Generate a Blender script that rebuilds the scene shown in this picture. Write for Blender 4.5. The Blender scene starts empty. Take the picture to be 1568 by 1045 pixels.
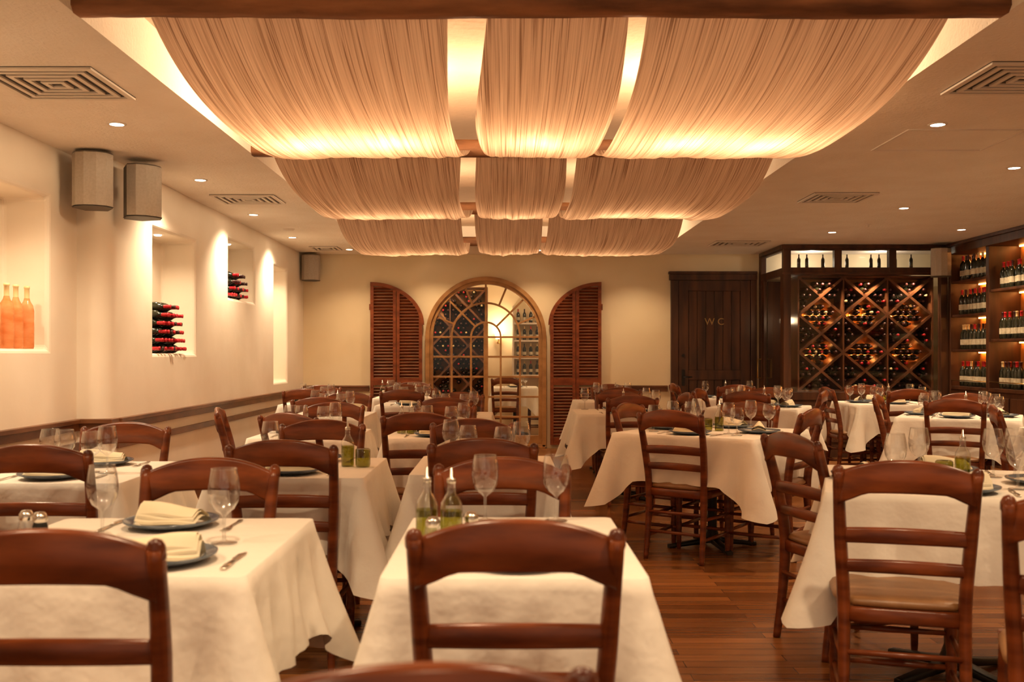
import bpy, math, random
from mathutils import Vector, Matrix, noise
random.seed(7)
S = bpy.context.scene
S.view_settings.view_transform = 'Standard'
COL = S.collection
pi = math.pi
K = 1.68

# ------------------------------------------------------------------ materials
def _nt(name):
    m = bpy.data.materials.new(name); m.use_nodes = True
    nt = m.node_tree
    b = nt.nodes['Principled BSDF']
    return m, nt, b

def pmat(name, c1, c2=None, scale=(5,5,5), rough=.5, metal=0, bump=0, bscale=40, coat=0, detail=3, lo=.35, hi=.65, spec=.5, sheen=0, bdist=.01):
    m, nt, b = _nt(name)
    N, L = nt.nodes, nt.links
    b.inputs['Roughness'].default_value = rough
    b.inputs['Metallic'].default_value = metal
    b.inputs['Coat Weight'].default_value = coat
    b.inputs['Coat Roughness'].default_value = .15
    b.inputs['Specular IOR Level'].default_value = spec
    b.inputs['Sheen Weight'].default_value = sheen
    b.inputs['Base Color'].default_value = (*c1, 1)
    tc = N.new('ShaderNodeTexCoord')
    if c2:
        mp = N.new('ShaderNodeMapping'); mp.inputs['Scale'].default_value = scale
        nz = N.new('ShaderNodeTexNoise'); nz.inputs['Scale'].default_value = 1; nz.inputs['Detail'].default_value = detail
        cr = N.new('ShaderNodeValToRGB')
        cr.color_ramp.elements[0].position = lo; cr.color_ramp.elements[0].color = (*c1, 1)
        cr.color_ramp.elements[1].position = hi; cr.color_ramp.elements[1].color = (*c2, 1)
        L.new(tc.outputs['Object'], mp.inputs[0]); L.new(mp.outputs[0], nz.inputs['Vector'])
        L.new(nz.outputs['Fac'], cr.inputs[0]); L.new(cr.outputs[0], b.inputs['Base Color'])
    if bump:
        n2 = N.new('ShaderNodeTexNoise'); n2.inputs['Scale'].default_value = bscale; n2.inputs['Detail'].default_value = 4
        bp = N.new('ShaderNodeBump'); bp.inputs['Strength'].default_value = bump; bp.inputs['Distance'].default_value = bdist
        L.new(tc.outputs['Object'], n2.inputs['Vector']); L.new(n2.outputs['Fac'], bp.inputs['Height'])
        L.new(bp.outputs[0], b.inputs['Normal'])
    return m

def emat(name, c, s):
    m, nt, b = _nt(name)
    b.inputs['Base Color'].default_value = (*c, 1)
    b.inputs['Emission Color'].default_value = (*c, 1)
    b.inputs['Emission Strength'].default_value = s
    return m

def glassmat(name, tint=(1, 1, 1), base=.05, edge=.8, pw=4):
    """thin-walled glass: clear face-on, mirror-like towards grazing angles"""
    m = bpy.data.materials.new(name); m.use_nodes = True
    nt = m.node_tree; N, L = nt.nodes, nt.links
    N.clear()
    o = N.new('ShaderNodeOutputMaterial'); mx = N.new('ShaderNodeMixShader')
    t = N.new('ShaderNodeBsdfTransparent'); t.inputs[0].default_value = (*tint, 1)
    g = N.new('ShaderNodeBsdfGlossy'); g.inputs['Roughness'].default_value = .06
    f = N.new('ShaderNodeLayerWeight'); f.inputs[0].default_value = .5
    p = N.new('ShaderNodeMath'); p.operation = 'POWER'; p.inputs[1].default_value = pw
    mu = N.new('ShaderNodeMath'); mu.operation = 'MULTIPLY_ADD'; mu.inputs[1].default_value = edge; mu.inputs[2].default_value = base; mu.use_clamp = True
    L.new(f.outputs['Facing'], p.inputs[0]); L.new(p.outputs[0], mu.inputs[0]); L.new(mu.outputs[0], mx.inputs[0])
    L.new(t.outputs[0], mx.inputs[1]); L.new(g.outputs[0], mx.inputs[2]); L.new(mx.outputs[0], o.inputs[0])
    return m

def translmat(name, c1, c2, scale, fac, bumps=.6, lo=.36, hi=.62, detail=4, gloss=False):
    """cloth / liquid letting light through"""
    m, nt, b = _nt(name); N, L = nt.nodes, nt.links
    b.inputs['Roughness'].default_value = .12 if gloss else .85; b.inputs['Specular IOR Level'].default_value = .5 if gloss else .2
    tc = N.new('ShaderNodeTexCoord'); mp = N.new('ShaderNodeMapping'); mp.inputs['Scale'].default_value = scale
    nz = N.new('ShaderNodeTexNoise'); nz.inputs['Scale'].default_value = 1; nz.inputs['Detail'].default_value = detail
    cr = N.new('ShaderNodeValToRGB')
    cr.color_ramp.elements[0].position = lo; cr.color_ramp.elements[0].color = (*c1, 1)
    cr.color_ramp.elements[1].position = hi; cr.color_ramp.elements[1].color = (*c2, 1)
    bp = N.new('ShaderNodeBump'); bp.inputs['Strength'].default_value = bumps; bp.inputs['Distance'].default_value = .006
    tr = N.new('ShaderNodeBsdfTranslucent'); mx = N.new('ShaderNodeMixShader'); mx.inputs[0].default_value = fac
    L.new(tc.outputs['Object'], mp.inputs[0]); L.new(mp.outputs[0], nz.inputs['Vector']); L.new(nz.outputs['Fac'], cr.inputs[0])
    L.new(cr.outputs[0], b.inputs['Base Color']); L.new(nz.outputs['Fac'], bp.inputs['Height'])
    if bumps: L.new(bp.outputs[0], b.inputs['Normal'])
    L.new(cr.outputs[0], tr.inputs[0])
    o = N['Material Output']
    L.new(b.outputs[0], mx.inputs[1]); L.new(tr.outputs[0], mx.inputs[2]); L.new(mx.outputs[0], o.inputs[0])
    return m

M_wall = pmat('plaster_cream', (.81, .68, .45), (.87, .75, .53), (1.2, 1.2, 1.2), .75, bump=.25, bscale=9, spec=.3)
M_wallL = pmat('plaster_blush', (.81, .71, .58), (.89, .80, .68), (1.3, 1.3, 1.3), .65, bump=.3, bscale=7, spec=.3)
M_ceil = pmat('ceiling_stucco', (.88, .80, .70), (.92, .85, .76), (3, 3, 3), .9, bump=.6, bscale=55, spec=.2)
M_recess = pmat('recess_plaster', (.72, .60, .46), (.80, .68, .54), (2, 2, 2), .9, bump=.4, bscale=25)
M_chair = pmat('cherry_wood', (.080, .015, .004), (.225, .054, .013), (5, 5, 22), .28, coat=.0, bump=.03, bscale=60, spec=.45)
M_trim = pmat('walnut_trim', (.10, .035, .014), (.19, .075, .03), (4, 4, 12), .35)
M_dark = pmat('dark_oak', (.035, .013, .006), (.10, .036, .014), (9, 9, 1.2), .42, bump=.1, bscale=30)
M_rack = pmat('rack_oak', (.075, .027, .011), (.17, .063, .026), (9, 9, 4), .35)
M_beam = pmat('rustic_beam', (.11, .04, .015), (.38, .16, .065), (1.6, 9, 9), .7, bump=.8, bscale=18, detail=6)
M_shut = pmat('shutter_wood', (.15, .032, .010), (.28, .072, .022), (6, 6, 14), .42, spec=.35)
M_frame = pmat('golden_oak', (.30, .14, .045), (.48, .25, .09), (5, 5, 8), .45)
M_leather = pmat('tan_leather', (.22, .10, .035), (.31, .15, .055), (8, 8, 8), .38, bump=.1, bscale=120)
M_cloth = pmat('table_linen', (.84, .79, .71), (.88, .83, .75), (3, 3, 3), .9, bump=.6, bscale=5, spec=.15, bdist=.03)
M_napkin = pmat('napkin_linen', (.84, .75, .54), (.88, .80, .61), (9, 9, 9), .9, spec=.1)
M_black = pmat('black_iron', (.012, .011, .010), None, rough=.4, metal=.3)
M_plate = pmat('plate_glaze', (.07, .095, .13), (.15, .18, .22), (14, 14, 14), .18)
M_plateW = pmat('plate_centre', (.62, .58, .50), None, rough=.25)
M_steel = pmat('cutlery_steel', (.66, .62, .56), None, rough=.22, metal=1)
M_glass = glassmat('clear_glass', (.96, .96, .955), .11, .95, 1.9)
M_pane = glassmat('window_glass', (.97, .97, .96), .04, .6)
M_oil = glassmat('oil_glass', (.50, .50, .12), .08, .8, 2.5)
M_bottle = pmat('bottle_glass', (.008, .010, .006), (.028, .028, .014), (10, 10, 10), .14)
M_label = pmat('paper_label', (.66, .60, .46), (.50, .43, .30), (25, 25, 25), .7)
M_capR = pmat('red_capsule', (.50, .012, .022), None, rough=.35)
M_capD = pmat('dark_capsule', (.05, .012, .012), None, rough=.35)
M_capC = pmat('cream_capsule', (.75, .58, .30), None, rough=.4)
M_rose = translmat('rose_wine', (.80, .32, .10), (.95, .52, .24), (6, 6, 14), .40, .0, gloss=True)
M_brass = pmat('brass', (.62, .40, .14), None, rough=.3, metal=1)
M_gold = pmat('gilt_letter', (.45, .30, .12), None, rough=.5, metal=.6)
M_speaker = pmat('speaker_grille', (.42, .36, .29), (.46, .40, .33), (60, 60, 60), .7)
M_spkdark = pmat('speaker_side', (.13, .11, .09), None, rough=.6)
M_white = pmat('vent_enamel', (.78, .70, .60), None, rough=.5)
M_vdark = pmat('vent_shadow', (.05, .042, .035), None, rough=.8)
M_amber = pmat('amber_wood', (.50, .18, .035), (.66, .26, .06), (3, 9, 9), .5)
M_lamp = emat('lamp_face', (1, .84, .62), 18)
M_strip = emat('led_strip', (1, .40, .09), 34)
M_sconce = emat('sconce_shade', (1, .66, .32), 6)

# yarn canopy: fine strands plus broader bunches
def yarn():
    m, nt, b = _nt('yarn_canopy'); N, L = nt.nodes, nt.links
    b.inputs['Roughness'].default_value = .9; b.inputs['Specular IOR Level'].default_value = .1
    tc = N.new('ShaderNodeTexCoord')
    def nz(sc, det):
        mp = N.new('ShaderNodeMapping'); mp.inputs['Scale'].default_value = sc
        n = N.new('ShaderNodeTexNoise'); n.inputs['Scale'].default_value = 1; n.inputs['Detail'].default_value = det
        L.new(tc.outputs['Object'], mp.inputs[0]); L.new(mp.outputs[0], n.inputs['Vector']); return n.outputs['Fac']
    a = nz((210, .8, 4), 2); c = nz((30, .4, 2), 2)
    mix = N.new('ShaderNodeMath'); mix.operation = 'MULTIPLY_ADD'; mix.inputs[1].default_value = .75
    s2 = N.new('ShaderNodeMath'); s2.operation = 'MULTIPLY'; s2.inputs[1].default_value = .25
    L.new(c, s2.inputs[0]); L.new(a, mix.inputs[0]); L.new(s2.outputs[0], mix.inputs[2])
    cr = N.new('ShaderNodeValToRGB')
    cr.color_ramp.elements[0].position = .36; cr.color_ramp.elements[0].color = (.30, .18, .12, 1)
    cr.color_ramp.elements[1].position = .62; cr.color_ramp.elements[1].color = (.74, .56, .43, 1)
    e = cr.color_ramp.elements.new(.46); e.color = (.60, .43, .32, 1)
    bp = N.new('ShaderNodeBump'); bp.inputs['Strength'].default_value = 1; bp.inputs['Distance'].default_value = .006
    tr = N.new('ShaderNodeBsdfTranslucent'); mx = N.new('ShaderNodeMixShader'); mx.inputs[0].default_value = .42
    L.new(mix.outputs[0], cr.inputs[0]); L.new(mix.outputs[0], bp.inputs['Height']); L.new(bp.outputs[0], b.inputs['Normal'])
    L.new(cr.outputs[0], b.inputs['Base Color']); L.new(cr.outputs[0], tr.inputs[0])
    L.new(b.outputs[0], mx.inputs[1]); L.new(tr.outputs[0], mx.inputs[2]); L.new(mx.outputs[0], N['Material Output'].inputs[0])
    return m
M_fab = yarn()

M_floor, nt, b = _nt('floor_boards'); N, L = nt.nodes, nt.links
tc = N.new('ShaderNodeTexCoord'); br = N.new('ShaderNodeTexBrick')
br.inputs['Scale'].default_value = 1; br.inputs['Brick Width'].default_value = 1.15; br.inputs['Row Height'].default_value = .083
br.inputs['Mortar Size'].default_value = .0018; br.inputs['Mortar Smooth'].default_value = .3; br.inputs['Bias'].default_value = 0
br.inputs['Color1'].default_value = (.145, .050, .014, 1); br.inputs['Color2'].default_value = (.35, .142, .045, 1); br.inputs['Mortar'].default_value = (.025, .009, .004, 1)
br.offset = .37
mp = N.new('ShaderNodeMapping'); mp.inputs['Scale'].default_value = (2.2, 45, 1)
nz = N.new('ShaderNodeTexNoise'); nz.inputs['Scale'].default_value = 1; nz.inputs['Detail'].default_value = 5
mr = N.new('ShaderNodeMapRange'); mr.inputs[3].default_value = .55; mr.inputs[4].default_value = 1.4
mx = N.new('ShaderNodeMix'); mx.data_type = 'RGBA'; mx.blend_type = 'MULTIPLY'; mx.inputs[0].default_value = 1
L.new(tc.outputs['Object'], br.inputs['Vector']); L.new(tc.outputs['Object'], mp.inputs[0]); L.new(mp.outputs[0], nz.inputs['Vector'])
L.new(nz.outputs['Fac'], mr.inputs[0]); L.new(br.outputs['Color'], mx.inputs[6]); L.new(mr.outputs[0], mx.inputs[7])
L.new(mx.outputs[2], b.inputs['Base Color']); b.inputs['Roughness'].default_value = .26
bp = N.new('ShaderNodeBump'); bp.inputs['Strength'].default_value = .15; bp.inputs['Distance'].default_value = .004; bp.invert = True
L.new(br.outputs['Fac'], bp.inputs['Height']); L.new(bp.outputs[0], b.inputs['Normal'])

# ------------------------------------------------------------------ mesh builder
class MB:
    def __init__(s): s.v = []; s.f = []; s.m = []; s.sm = []
    def face(s, idx, m=0, sm=False): s.f.append(tuple(idx)); s.m.append(m); s.sm.append(sm)
    def box(s, x0, x1, y0, y1, z0, z1, m=0, M=None):
        k = len(s.v)
        for x in (x0, x1):
            for y in (y0, y1):
                for z in (z0, z1):
                    p = Vector((x, y, z)); s.v.append(M @ p if M else p)
        for q in ((0,1,3,2),(4,6,7,5),(0,4,5,1),(2,3,7,6),(0,2,6,4),(1,5,7,3)): s.face([k+i for i in q], m)
    def grid(s, fn, nu, nv, m=0, sm=True, cu=False, cv=False, M=None, mf=None):
        k = len(s.v)
        for j in range(nv):
            for i in range(nu):
                p = Vector(fn(i, j)); s.v.append(M @ p if M else p)
        for j in range(nv if cv else nv-1):
            for i in range(nu if cu else nu-1):
                a = k + j*nu + i; b_ = k + j*nu + (i+1) % nu
                c = k + ((j+1) % nv)*nu + (i+1) % nu; d = k + ((j+1) % nv)*nu + i
                s.face((a, b_, c, d), mf(i, j) if mf else m, sm)
        return k
    def lathe(s, prof, seg=16, M=None, m=0):
        s.grid(lambda i, j: (prof[j][0]*math.cos(2*pi*i/seg), prof[j][0]*math.sin(2*pi*i/seg), prof[j][1]), seg, len(prof),
               cu=True, M=M, mf=lambda i, j: (prof[j][2] if len(prof[j]) > 2 else m))
    def tube(s, pts, rad, seg=8, m=0, sx=1, sy=1, M=None, cap=True):
        pts = [Vector(p) for p in pts]; n = len(pts)
        if not hasattr(rad, '__len__'): rad = [rad]*n
        fr = []
        for i in range(n):
            t = (pts[min(i+1, n-1)] - pts[max(i-1, 0)]).normalized()
            ref = Vector((1, 0, 0)) if abs(t.x) < .8 else Vector((0, 0, 1))
            u = (ref - t*ref.dot(t)).normalized(); w = t.cross(u); fr.append((u, w))
        k = s.grid(lambda i, j: pts[j] + fr[j][0]*math.cos(2*pi*i/seg)*rad[j]*sx + fr[j][1]*math.sin(2*pi*i/seg)*rad[j]*sy, seg, n, m=m, cu=True, M=M)
        if cap:
            s.face([k+i for i in range(seg)][::-1], m); s.face([k+(n-1)*seg+i for i in range(seg)], m)
    def slab(s, fn, n, m=0, M=None):
        """fn(i)-> (x, y, zb, zt, th) ; bowed rail with chamfered section"""
        k = len(s.v)
        for i in range(n):
            x, y, zb, zt, th = fn(i); c = min(.008, (zt-zb)*.25); h = th/2
            for q in ((-h+c*.6, zb), (h-c*.6, zb), (h, zb+c), (h, zt-c), (h-c*.6, zt), (-h+c*.6, zt), (-h, zt-c), (-h, zb+c)):
                p = Vector((x, y+q[0], q[1])); s.v.append(M @ p if M else p)
        for i in range(n-1):
            for j in range(8):
                a = k+i*8+j; b_ = k+i*8+(j+1) % 8; s.face((a, b_, b_+8, a+8), m, True)
        s.face([k+j for j in range(8)][::-1], m); s.face([k+(n-1)*8+j for j in range(8)], m)
    def ribbon(s, pts, w, y0, y1, m=0, closed=False):
        n = len(pts); P = [Vector((p[0], p[1])) for p in pts]; k = len(s.v)
        for i in range(n):
            a = P[(i-1) % n] if (closed or i > 0) else P[i]; c = P[(i+1) % n] if (closed or i < n-1) else P[i]
            t = (c-a).normalized(); nn = Vector((-t.y, t.x))*w/2
            for q, y in ((P[i]+nn, y0), (P[i]-nn, y0), (P[i]-nn, y1), (P[i]+nn, y1)): s.v.append(Vector((q.x, y, q.y)))
        for i in range(n if closed else n-1):
            for j in range(4):
                a = k+i*4+j; b_ = k+i*4+(j+1) % 4; c = k+((i+1) % n)*4+(j+1) % 4; d = k+((i+1) % n)*4+j
                s.face((a, b_, c, d), m)
        if not closed:
            s.face((k, k+1, k+2, k+3), m)
            e = k+(n-1)*4; s.face((e+3, e+2, e+1, e), m)
    def add(s, o, M):
        k = len(s.v); s.v += [M @ v for v in o.v]; s.f += [tuple(k+i for i in f) for f in o.f]; s.m += o.m; s.sm += o.sm
    def mesh(s, name, mats):
        me = bpy.data.meshes.new(name); me.from_pydata([tuple(v) for v in s.v], [], s.f)
        for m in mats: me.materials.append(m)
        me.polygons.foreach_set('material_index', s.m); me.polygons.foreach_set('use_smooth', s.sm); me.update()
        return me
    def obj(s, name, mats, bevel=0, parent=None):
        o = bpy.data.objects.new(name, s.mesh(name, mats)); COL.objects.link(o)
        if bevel:
            bv = o.modifiers.new('Bevel', 'BEVEL'); bv.width = bevel; bv.segments = 2; bv.limit_method = 'ANGLE'; bv.angle_limit = .6
        if parent: o.parent = parent
        return o

def inst(name, me, x, y, z=0, a=0):
    o = bpy.data.objects.new(name, me); COL.objects.link(o); o.location = (x, y, z); o.rotation_euler = (0, 0, a); return o
def T(x, y, z): return Matrix.Translation((x, y, z))
def R(a, ax='Z'): return Matrix.Rotation(a, 4, ax)
def boxobj(name, dims, mat, bevel=0):
    b = MB(); b.box(*dims); return b.obj(name, [mat], bevel)

# ------------------------------------------------------------------ room shell
CZ = 2.61; BY = 13.4; XN = -2.95; XF = -2.72; XR = 5.85; Y0 = -3.0
RX0, RX1, RY0, RY1 = -1.71, 1.99, 3.72, 12.33
boxobj('floor', (-3.4, 6.1, Y0, 18, -.08, 0), M_floor)
b = MB()
b.box(-3.4, RX0, Y0, BY+.15, CZ, CZ+.4); b.box(RX1, 6.1, Y0, BY+.15, CZ, CZ+.4)
b.box(RX0, RX1, Y0, RY0, CZ, CZ+.4); b.box(RX0, RX1, RY1, BY+.15, CZ, CZ+.4)
b.obj('ceiling', [M_ceil])
boxobj('ceiling_recess_panel', (RX0, RX1, RY0, RY1, CZ+.24, CZ+.4), M_recess)

niches_near = [(5.15, 6.43, 1.29, 2.27)]
niches_far = [(7.69, 8.745, 1.265, 2.245), (9.78, 10.80, 1.82, 2.40), (11.70, 12.42, .93, 2.31)]
ND = .30
b = MB()
def wall_panel(X, ya, yb, holes):
    ys = sorted({ya, yb} | {h[0] for h in holes} | {h[1] for h in holes})
    zs = sorted({0, CZ} | {h[2] for h in holes} | {h[3] for h in holes})
    def inh(y, z): return any(h[0] < y < h[1] and h[2] < z < h[3] for h in holes)
    for i in range(len(ys)-1):
        for j in range(len(zs)-1):
            yc, zc = (ys[i]+ys[i+1])/2, (zs[j]+zs[j+1])/2
            if inh(yc, zc): continue
            k = len(b.v)
            b.v += [Vector((X, ys[i], zs[j])), Vector((X, ys[i+1], zs[j])), Vector((X, ys[i+1], zs[j+1])), Vector((X, ys[i], zs[j+1]))]
            b.face((k, k+1, k+2, k+3))
    for (a, c, z0, z1) in holes:
        B = X-ND
        zz = [z for z in zs if z0 <= z <= z1]
        for q in range(len(zz)-1):
            for yy in (a, c):
                k = len(b.v); b.v += [Vector((X, yy, zz[q])), Vector((X, yy, zz[q+1])), Vector((B, yy, zz[q+1])), Vector((B, yy, zz[q]))]
                b.face((k, k+1, k+2, k+3) if yy == a else (k+3, k+2, k+1, k))
            k = len(b.v); b.v += [Vector((B, a, zz[q])), Vector((B, c, zz[q])), Vector((B, c, zz[q+1])), Vector((B, a, zz[q+1]))]
            b.face((k, k+1, k+2, k+3))
        for zq in (z0, z1):
            k = len(b.v); b.v += [Vector((X, a, zq)), Vector((X, c, zq)), Vector((B, c, zq)), Vector((B, a, zq))]
            b.face((k, k+1, k+2, k+3) if zq == z1 else (k+3, k+2, k+1, k))
YC = 6.85
wall_panel(XN, Y0, YC, niches_near)
rr = .13
wall_panel(XF, YC+rr, BY, niches_far)
k = len(b.v); b.v += [Vector((XN, YC, 0)), Vector((XF-rr, YC, 0)), Vector((XF-rr, YC, CZ)), Vector((XN, YC, CZ))]; b.face((k, k+1, k+2, k+3))
b.grid(lambda i, j: (XF-rr+rr*math.sin(i/10*pi/2), YC+rr-rr*math.cos(i/10*pi/2), j*CZ), 11, 2)
wl = b.obj('wall_left', [M_wallL])
import bmesh
bm = bmesh.new(); bm.from_mesh(wl.data); bmesh.ops.remove_doubles(bm, verts=bm.verts, dist=.0005)
bmesh.ops.recalc_face_normals(bm, faces=bm.faces); bm.to_mesh(wl.data); bm.free()
bv = wl.modifiers.new('Bevel', 'BEVEL'); bv.width = .028; bv.segments = 3; bv.limit_method = 'ANGLE'; bv.angle_limit = .7
boxobj('wall_left_outer', (-3.42, -3.32, Y0, BY+.2, 0, CZ), M_wall)

AX, AR, AZ = -.264, .76, 1.496
b = MB(); t0, t1 = BY, BY+.14
b.box(-3.4, AX-AR, t0, t1, 0, CZ); b.box(AX+AR, 6.1, t0, t1, 0, CZ)
n = 40
for i in range(n):
    a0 = pi-pi*i/n; a1 = pi-pi*(i+1)/n
    xa, za, xb, zb = AX+AR*math.cos(a0), AZ+AR*math.sin(a0), AX+AR*math.cos(a1), AZ+AR*math.sin(a1)
    k = len(b.v)
    for y in (t0, t1): b.v += [Vector((xa, y, za)), Vector((xb, y, zb)), Vector((xb, y, CZ)), Vector((xa, y, CZ))]
    b.face((k, k+1, k+2, k+3)); b.face((k+7, k+6, k+5, k+4)); b.face((k, k+4, k+5, k+1))
b.obj('wall_back', [M_wall])
boxobj('wall_right', (XR, 6.1, Y0, BY, 0, CZ), M_wall)
b = MB(); b.box(-3.2, -3.1, BY+.14, 17.6, 0, 2.7); b.box(2.3, 2.4, BY+.14, 17.6, 0, 2.7); b.obj('wall_side_room', [M_wall])  # shell of the made-up room that replaces the mirror's reflection
boxobj('wall_far_room', (-3.2, 2.4, 17.5, 17.6, 0, 2.7), M_wall)
boxobj('ceiling_far_room', (-3.2, 2.4, BY+.14, 17.6, 2.6, 2.7), M_ceil)

b = MB()
def rail(X, ya, yb, z, h, d):
    b.box(X, X+d*.6, ya, yb, z-h, z+.0); b.box(X, X+d, ya, yb, z-.018, z+.012)
rail(XN, Y0, YC, .80, .07, .045)
rail(XF, YC+.1, BY, .80, .07, .045)
b.box(XN, XF+.02, YC-.027, YC, .73, .80); b.box(XN, XF+.03, YC-.045, YC+.1, .782, .813)
b.obj('trim_chair_rail_left', [M_trim], .004)
b = MB()
b.box(XN, XN+.022, Y0, YC, .60, .65); b.box(XF, XF+.022, YC+.1, BY, .60, .65)
b.obj('trim_lower_rail_left', [M_trim], .004)
b = MB()
for (xa, xb) in ((XF, -1.83), (1.30, 2.18)):
    b.box(xa, xb, BY-.028, BY, .765, .825); b.box(xa, xb, BY-.045, BY, .82, .845)
b.obj('trim_chair_rail_back', [M_trim], .004)
b = MB(); b.box(XN, XN+.018, Y0, YC, 0, .12); b.box(XF, XF+.018, YC+.1, BY, 0, .12); b.obj('baseboard_left', [M_trim], .004)
b = MB(); b.box(XF, -1.83, BY-.018, BY, 0, .12); b.box(1.3, 2.18, BY-.018, BY, 0, .12); b.obj('baseboard_back', [M_trim], .004)

# ------------------------------------------------------------------ arched mirror, built as a glazed french window
b = MB()
def arc(r, a0=pi, a1=0, n=36, cx=AX, cz=AZ): return [(cx+r*math.cos(a0+(a1-a0)*i/n), cz+r*math.sin(a0+(a1-a0)*i/n)) for i in range(n+1)]
def archpath(r): return [(AX-r, .02)] + arc(r) + [(AX+r, .02)]
b.ribbon(archpath(.785), .055, BY-.05, BY+.10)
b.ribbon(archpath(.735), .050, BY-.02, BY+.06)
b.box(AX-.8, AX+.8, BY-.05, BY+.1, 0, .05)
mw = .026
b.ribbon(arc(.46), mw, BY+.005, BY+.035); b.ribbon(arc(.20), mw, BY+.005, BY+.035)
for i in range(1, 8):
    a = pi*i/8; r0 = .20 if i % 2 == 0 else .46
    b.ribbon([(AX+r0*math.cos(a), AZ+r0*math.sin(a)), (AX+.72*math.cos(a), AZ+.72*math.sin(a))], mw, BY+.006, BY+.034)
for x in (-.46, -.20, .20, .46): b.box(AX+x-mw/2, AX+x+mw/2, BY+.004, BY+.035, .05, AZ)
b.box(AX-.03, AX+.03, BY-.01, BY+.04, .05, AZ+.2)
for z in (AZ, 1.23, .96, .69, .42): b.box(AX-.72, AX+.72, BY+.006, BY+.034, z-mw/2, z+mw/2)
b.box(AX-.72, AX+.72, BY+.001, BY+.04, .05, .17)
fw = b.obj('mirror_window_1', [M_frame], .003)
b = MB()
pth = archpath(.72)
b.v += [Vector((p[0], BY+.02, max(p[1], .06))) for p in pth]; b.face(list(range(len(pth))))
b.obj('pane', [M_pane], parent=fw)

def shutter(x_out, x_in):
    b = MB(); zl, H, zb = 1.68, .55, .05
    sgn = 1 if x_in > x_out else -1; W = abs(x_in-x_out)
    def ztop(d): return zl + H*math.sqrt(max(0, 1-(d/W)**2))
    def X(d): return x_out+sgn*d
    ya, yb = BY-.075, BY-.035
    curve = [(X(W*math.sin(i/24*pi/2)), zl+H*math.cos(i/24*pi/2)) for i in range(25)]
    b.ribbon([(x, z-.022) for x, z in curve], .05, ya-.002, yb)
    sw = .045
    def stile(d0, d1):
        xa, xb = sorted((X(d0), X(d1))); b.box(xa, xb, ya, yb, zb, min(ztop(d0), ztop(d1))-.005)
    stile(0, sw); b.box(*sorted((X(W-sw), X(W))), ya, yb, zb, zl+.10)
    stile(W/2-sw, W/2-.004); stile(W/2+.004, W/2+sw)
    for (d0, d1) in ((sw, W/2-sw), (W/2+sw, W-sw)):
        xa, xb = sorted((X(d0), X(d1)))
        for z in (zb+.05, .90): b.box(xa, xb, ya+.002, yb-.002, z-.05, z+.05)
        z = zb+.125
        while z < zl+H-.05:
            dm = W*math.sqrt(max(0, 1-((z-zl+.03)/H)**2)) if z+.03 > zl else W
            e = min(d1, dm-.02)
            if e > d0+.02 and abs(z-.90) > .06:
                x0, x1 = sorted((X(d0), X(e)))
                M = T(0, (ya+yb)/2, z) @ R(-.62, 'X')
                b.box(x0, x1, -.024, .024, -.004, .004, M=M)
            z += .042
    for z in (.45, 1.9): b.box(*sorted((X(0)-sgn*.02, X(.03))), BY-.033, BY, z-.04, z+.04)
    b.obj('window_shutter', [M_shut], .002)
shutter(-1.81, -1.115); shutter(1.285, .60)

# ------------------------------------------------------------------ WC door
dr = bpy.data.objects.new('door_1', None); COL.objects.link(dr)
b = MB()
x0, x1, zt = 2.22, 3.37, 2.36
b.box(x0, x0+.10, BY-.06, BY, 0, zt-.10); b.box(x1-.08, x1, BY-.06, BY, 0, zt-.10); b.box(x0-.02, x1+.0, BY-.075, BY, zt-.10, zt-.02); b.box(x0-.03, x1, BY-.09, BY, zt-.02, zt+.015)
b.obj('frame', [M_dark], .005, dr)
b = MB(); lx0, lx1, lz = x0+.105, x1-.085, zt-.105
b.box(lx0, lx1, BY-.020, BY-.005, .01, lz)
b.box(lx0, lx0+.13, BY-.045, BY-.02, .01, lz); b.box(lx1-.13, lx1, BY-.045, BY-.02, .01, lz)
for za, zb_ in ((lz-.14, lz), (.01, .22), (.92, 1.05)): b.box(lx0+.13, lx1-.13, BY-.044, BY-.02, za, zb_)
for i in range(6):
    xa = lx0+.135+i*(lx1-lx0-.27)/6
    for za, zb_ in ((.22, .92), (1.05, lz-.14)): b.box(xa+.004, xa+(lx1-lx0-.27)/6-.004, BY-.034, BY-.02, za, zb_)
b.obj('leaf', [M_dark], .004, dr)
b = MB(); hx = lx0+.06
b.box(hx-.02, hx+.02, BY-.052, BY-.044, .84, 1.06)
b.tube([(hx, BY-.05, .96), (hx, BY-.10, .96), (hx+.11, BY-.105, .96)], .009)
b.tube([(hx-.0, BY-.05, 1.25), (hx, BY-.058, 1.25)], .02)
b.obj('handle', [M_black], 0, dr)
cu = bpy.data.curves.new('wc_letters', 'FONT'); cu.body = 'W C'; cu.size = .13; cu.extrude = .003; cu.align_x = 'CENTER'
to = bpy.data.objects.new('letters', cu); COL.objects.link(to); to.data.materials.append(M_gold)
to.location = ((lx0+lx1)/2, BY-.037, 1.66); to.rotation_euler = (pi/2, 0, 0); to.parent = dr

# ------------------------------------------------------------------ bottles
def bottle(cap=2, label=True, seg=10, h=.30, r=.038, glass=0):
    b = MB(); k = h/.30
    pr = [(.001, .004*k, glass), (r*.9, 0, glass), (r, .01*k, glass), (r, .055*k, 1 if label else glass), (r, .12*k, glass), (r, .18*k, glass), (r*.86, .205*k, glass), (r*.5, .225*k, glass), (r*.37, .24*k, cap), (r*.36, .285*k, cap), (r*.42, .287*k, cap), (r*.42, .298*k, cap), (.001, .30*k, cap)]
    b.lathe(pr, seg); return b
BM = [M_bottle, M_label, M_capR, M_capD, M_capC, M_rose]
bR, bD, bC = bottle(2), bottle(3), bottle(4)
bLowR, bLowD, bLowC = bottle(2, False, 8), bottle(3, False, 8), bottle(4, False, 8)
bRose = bottle(4, False, 18, .40, .043, 5)

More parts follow.
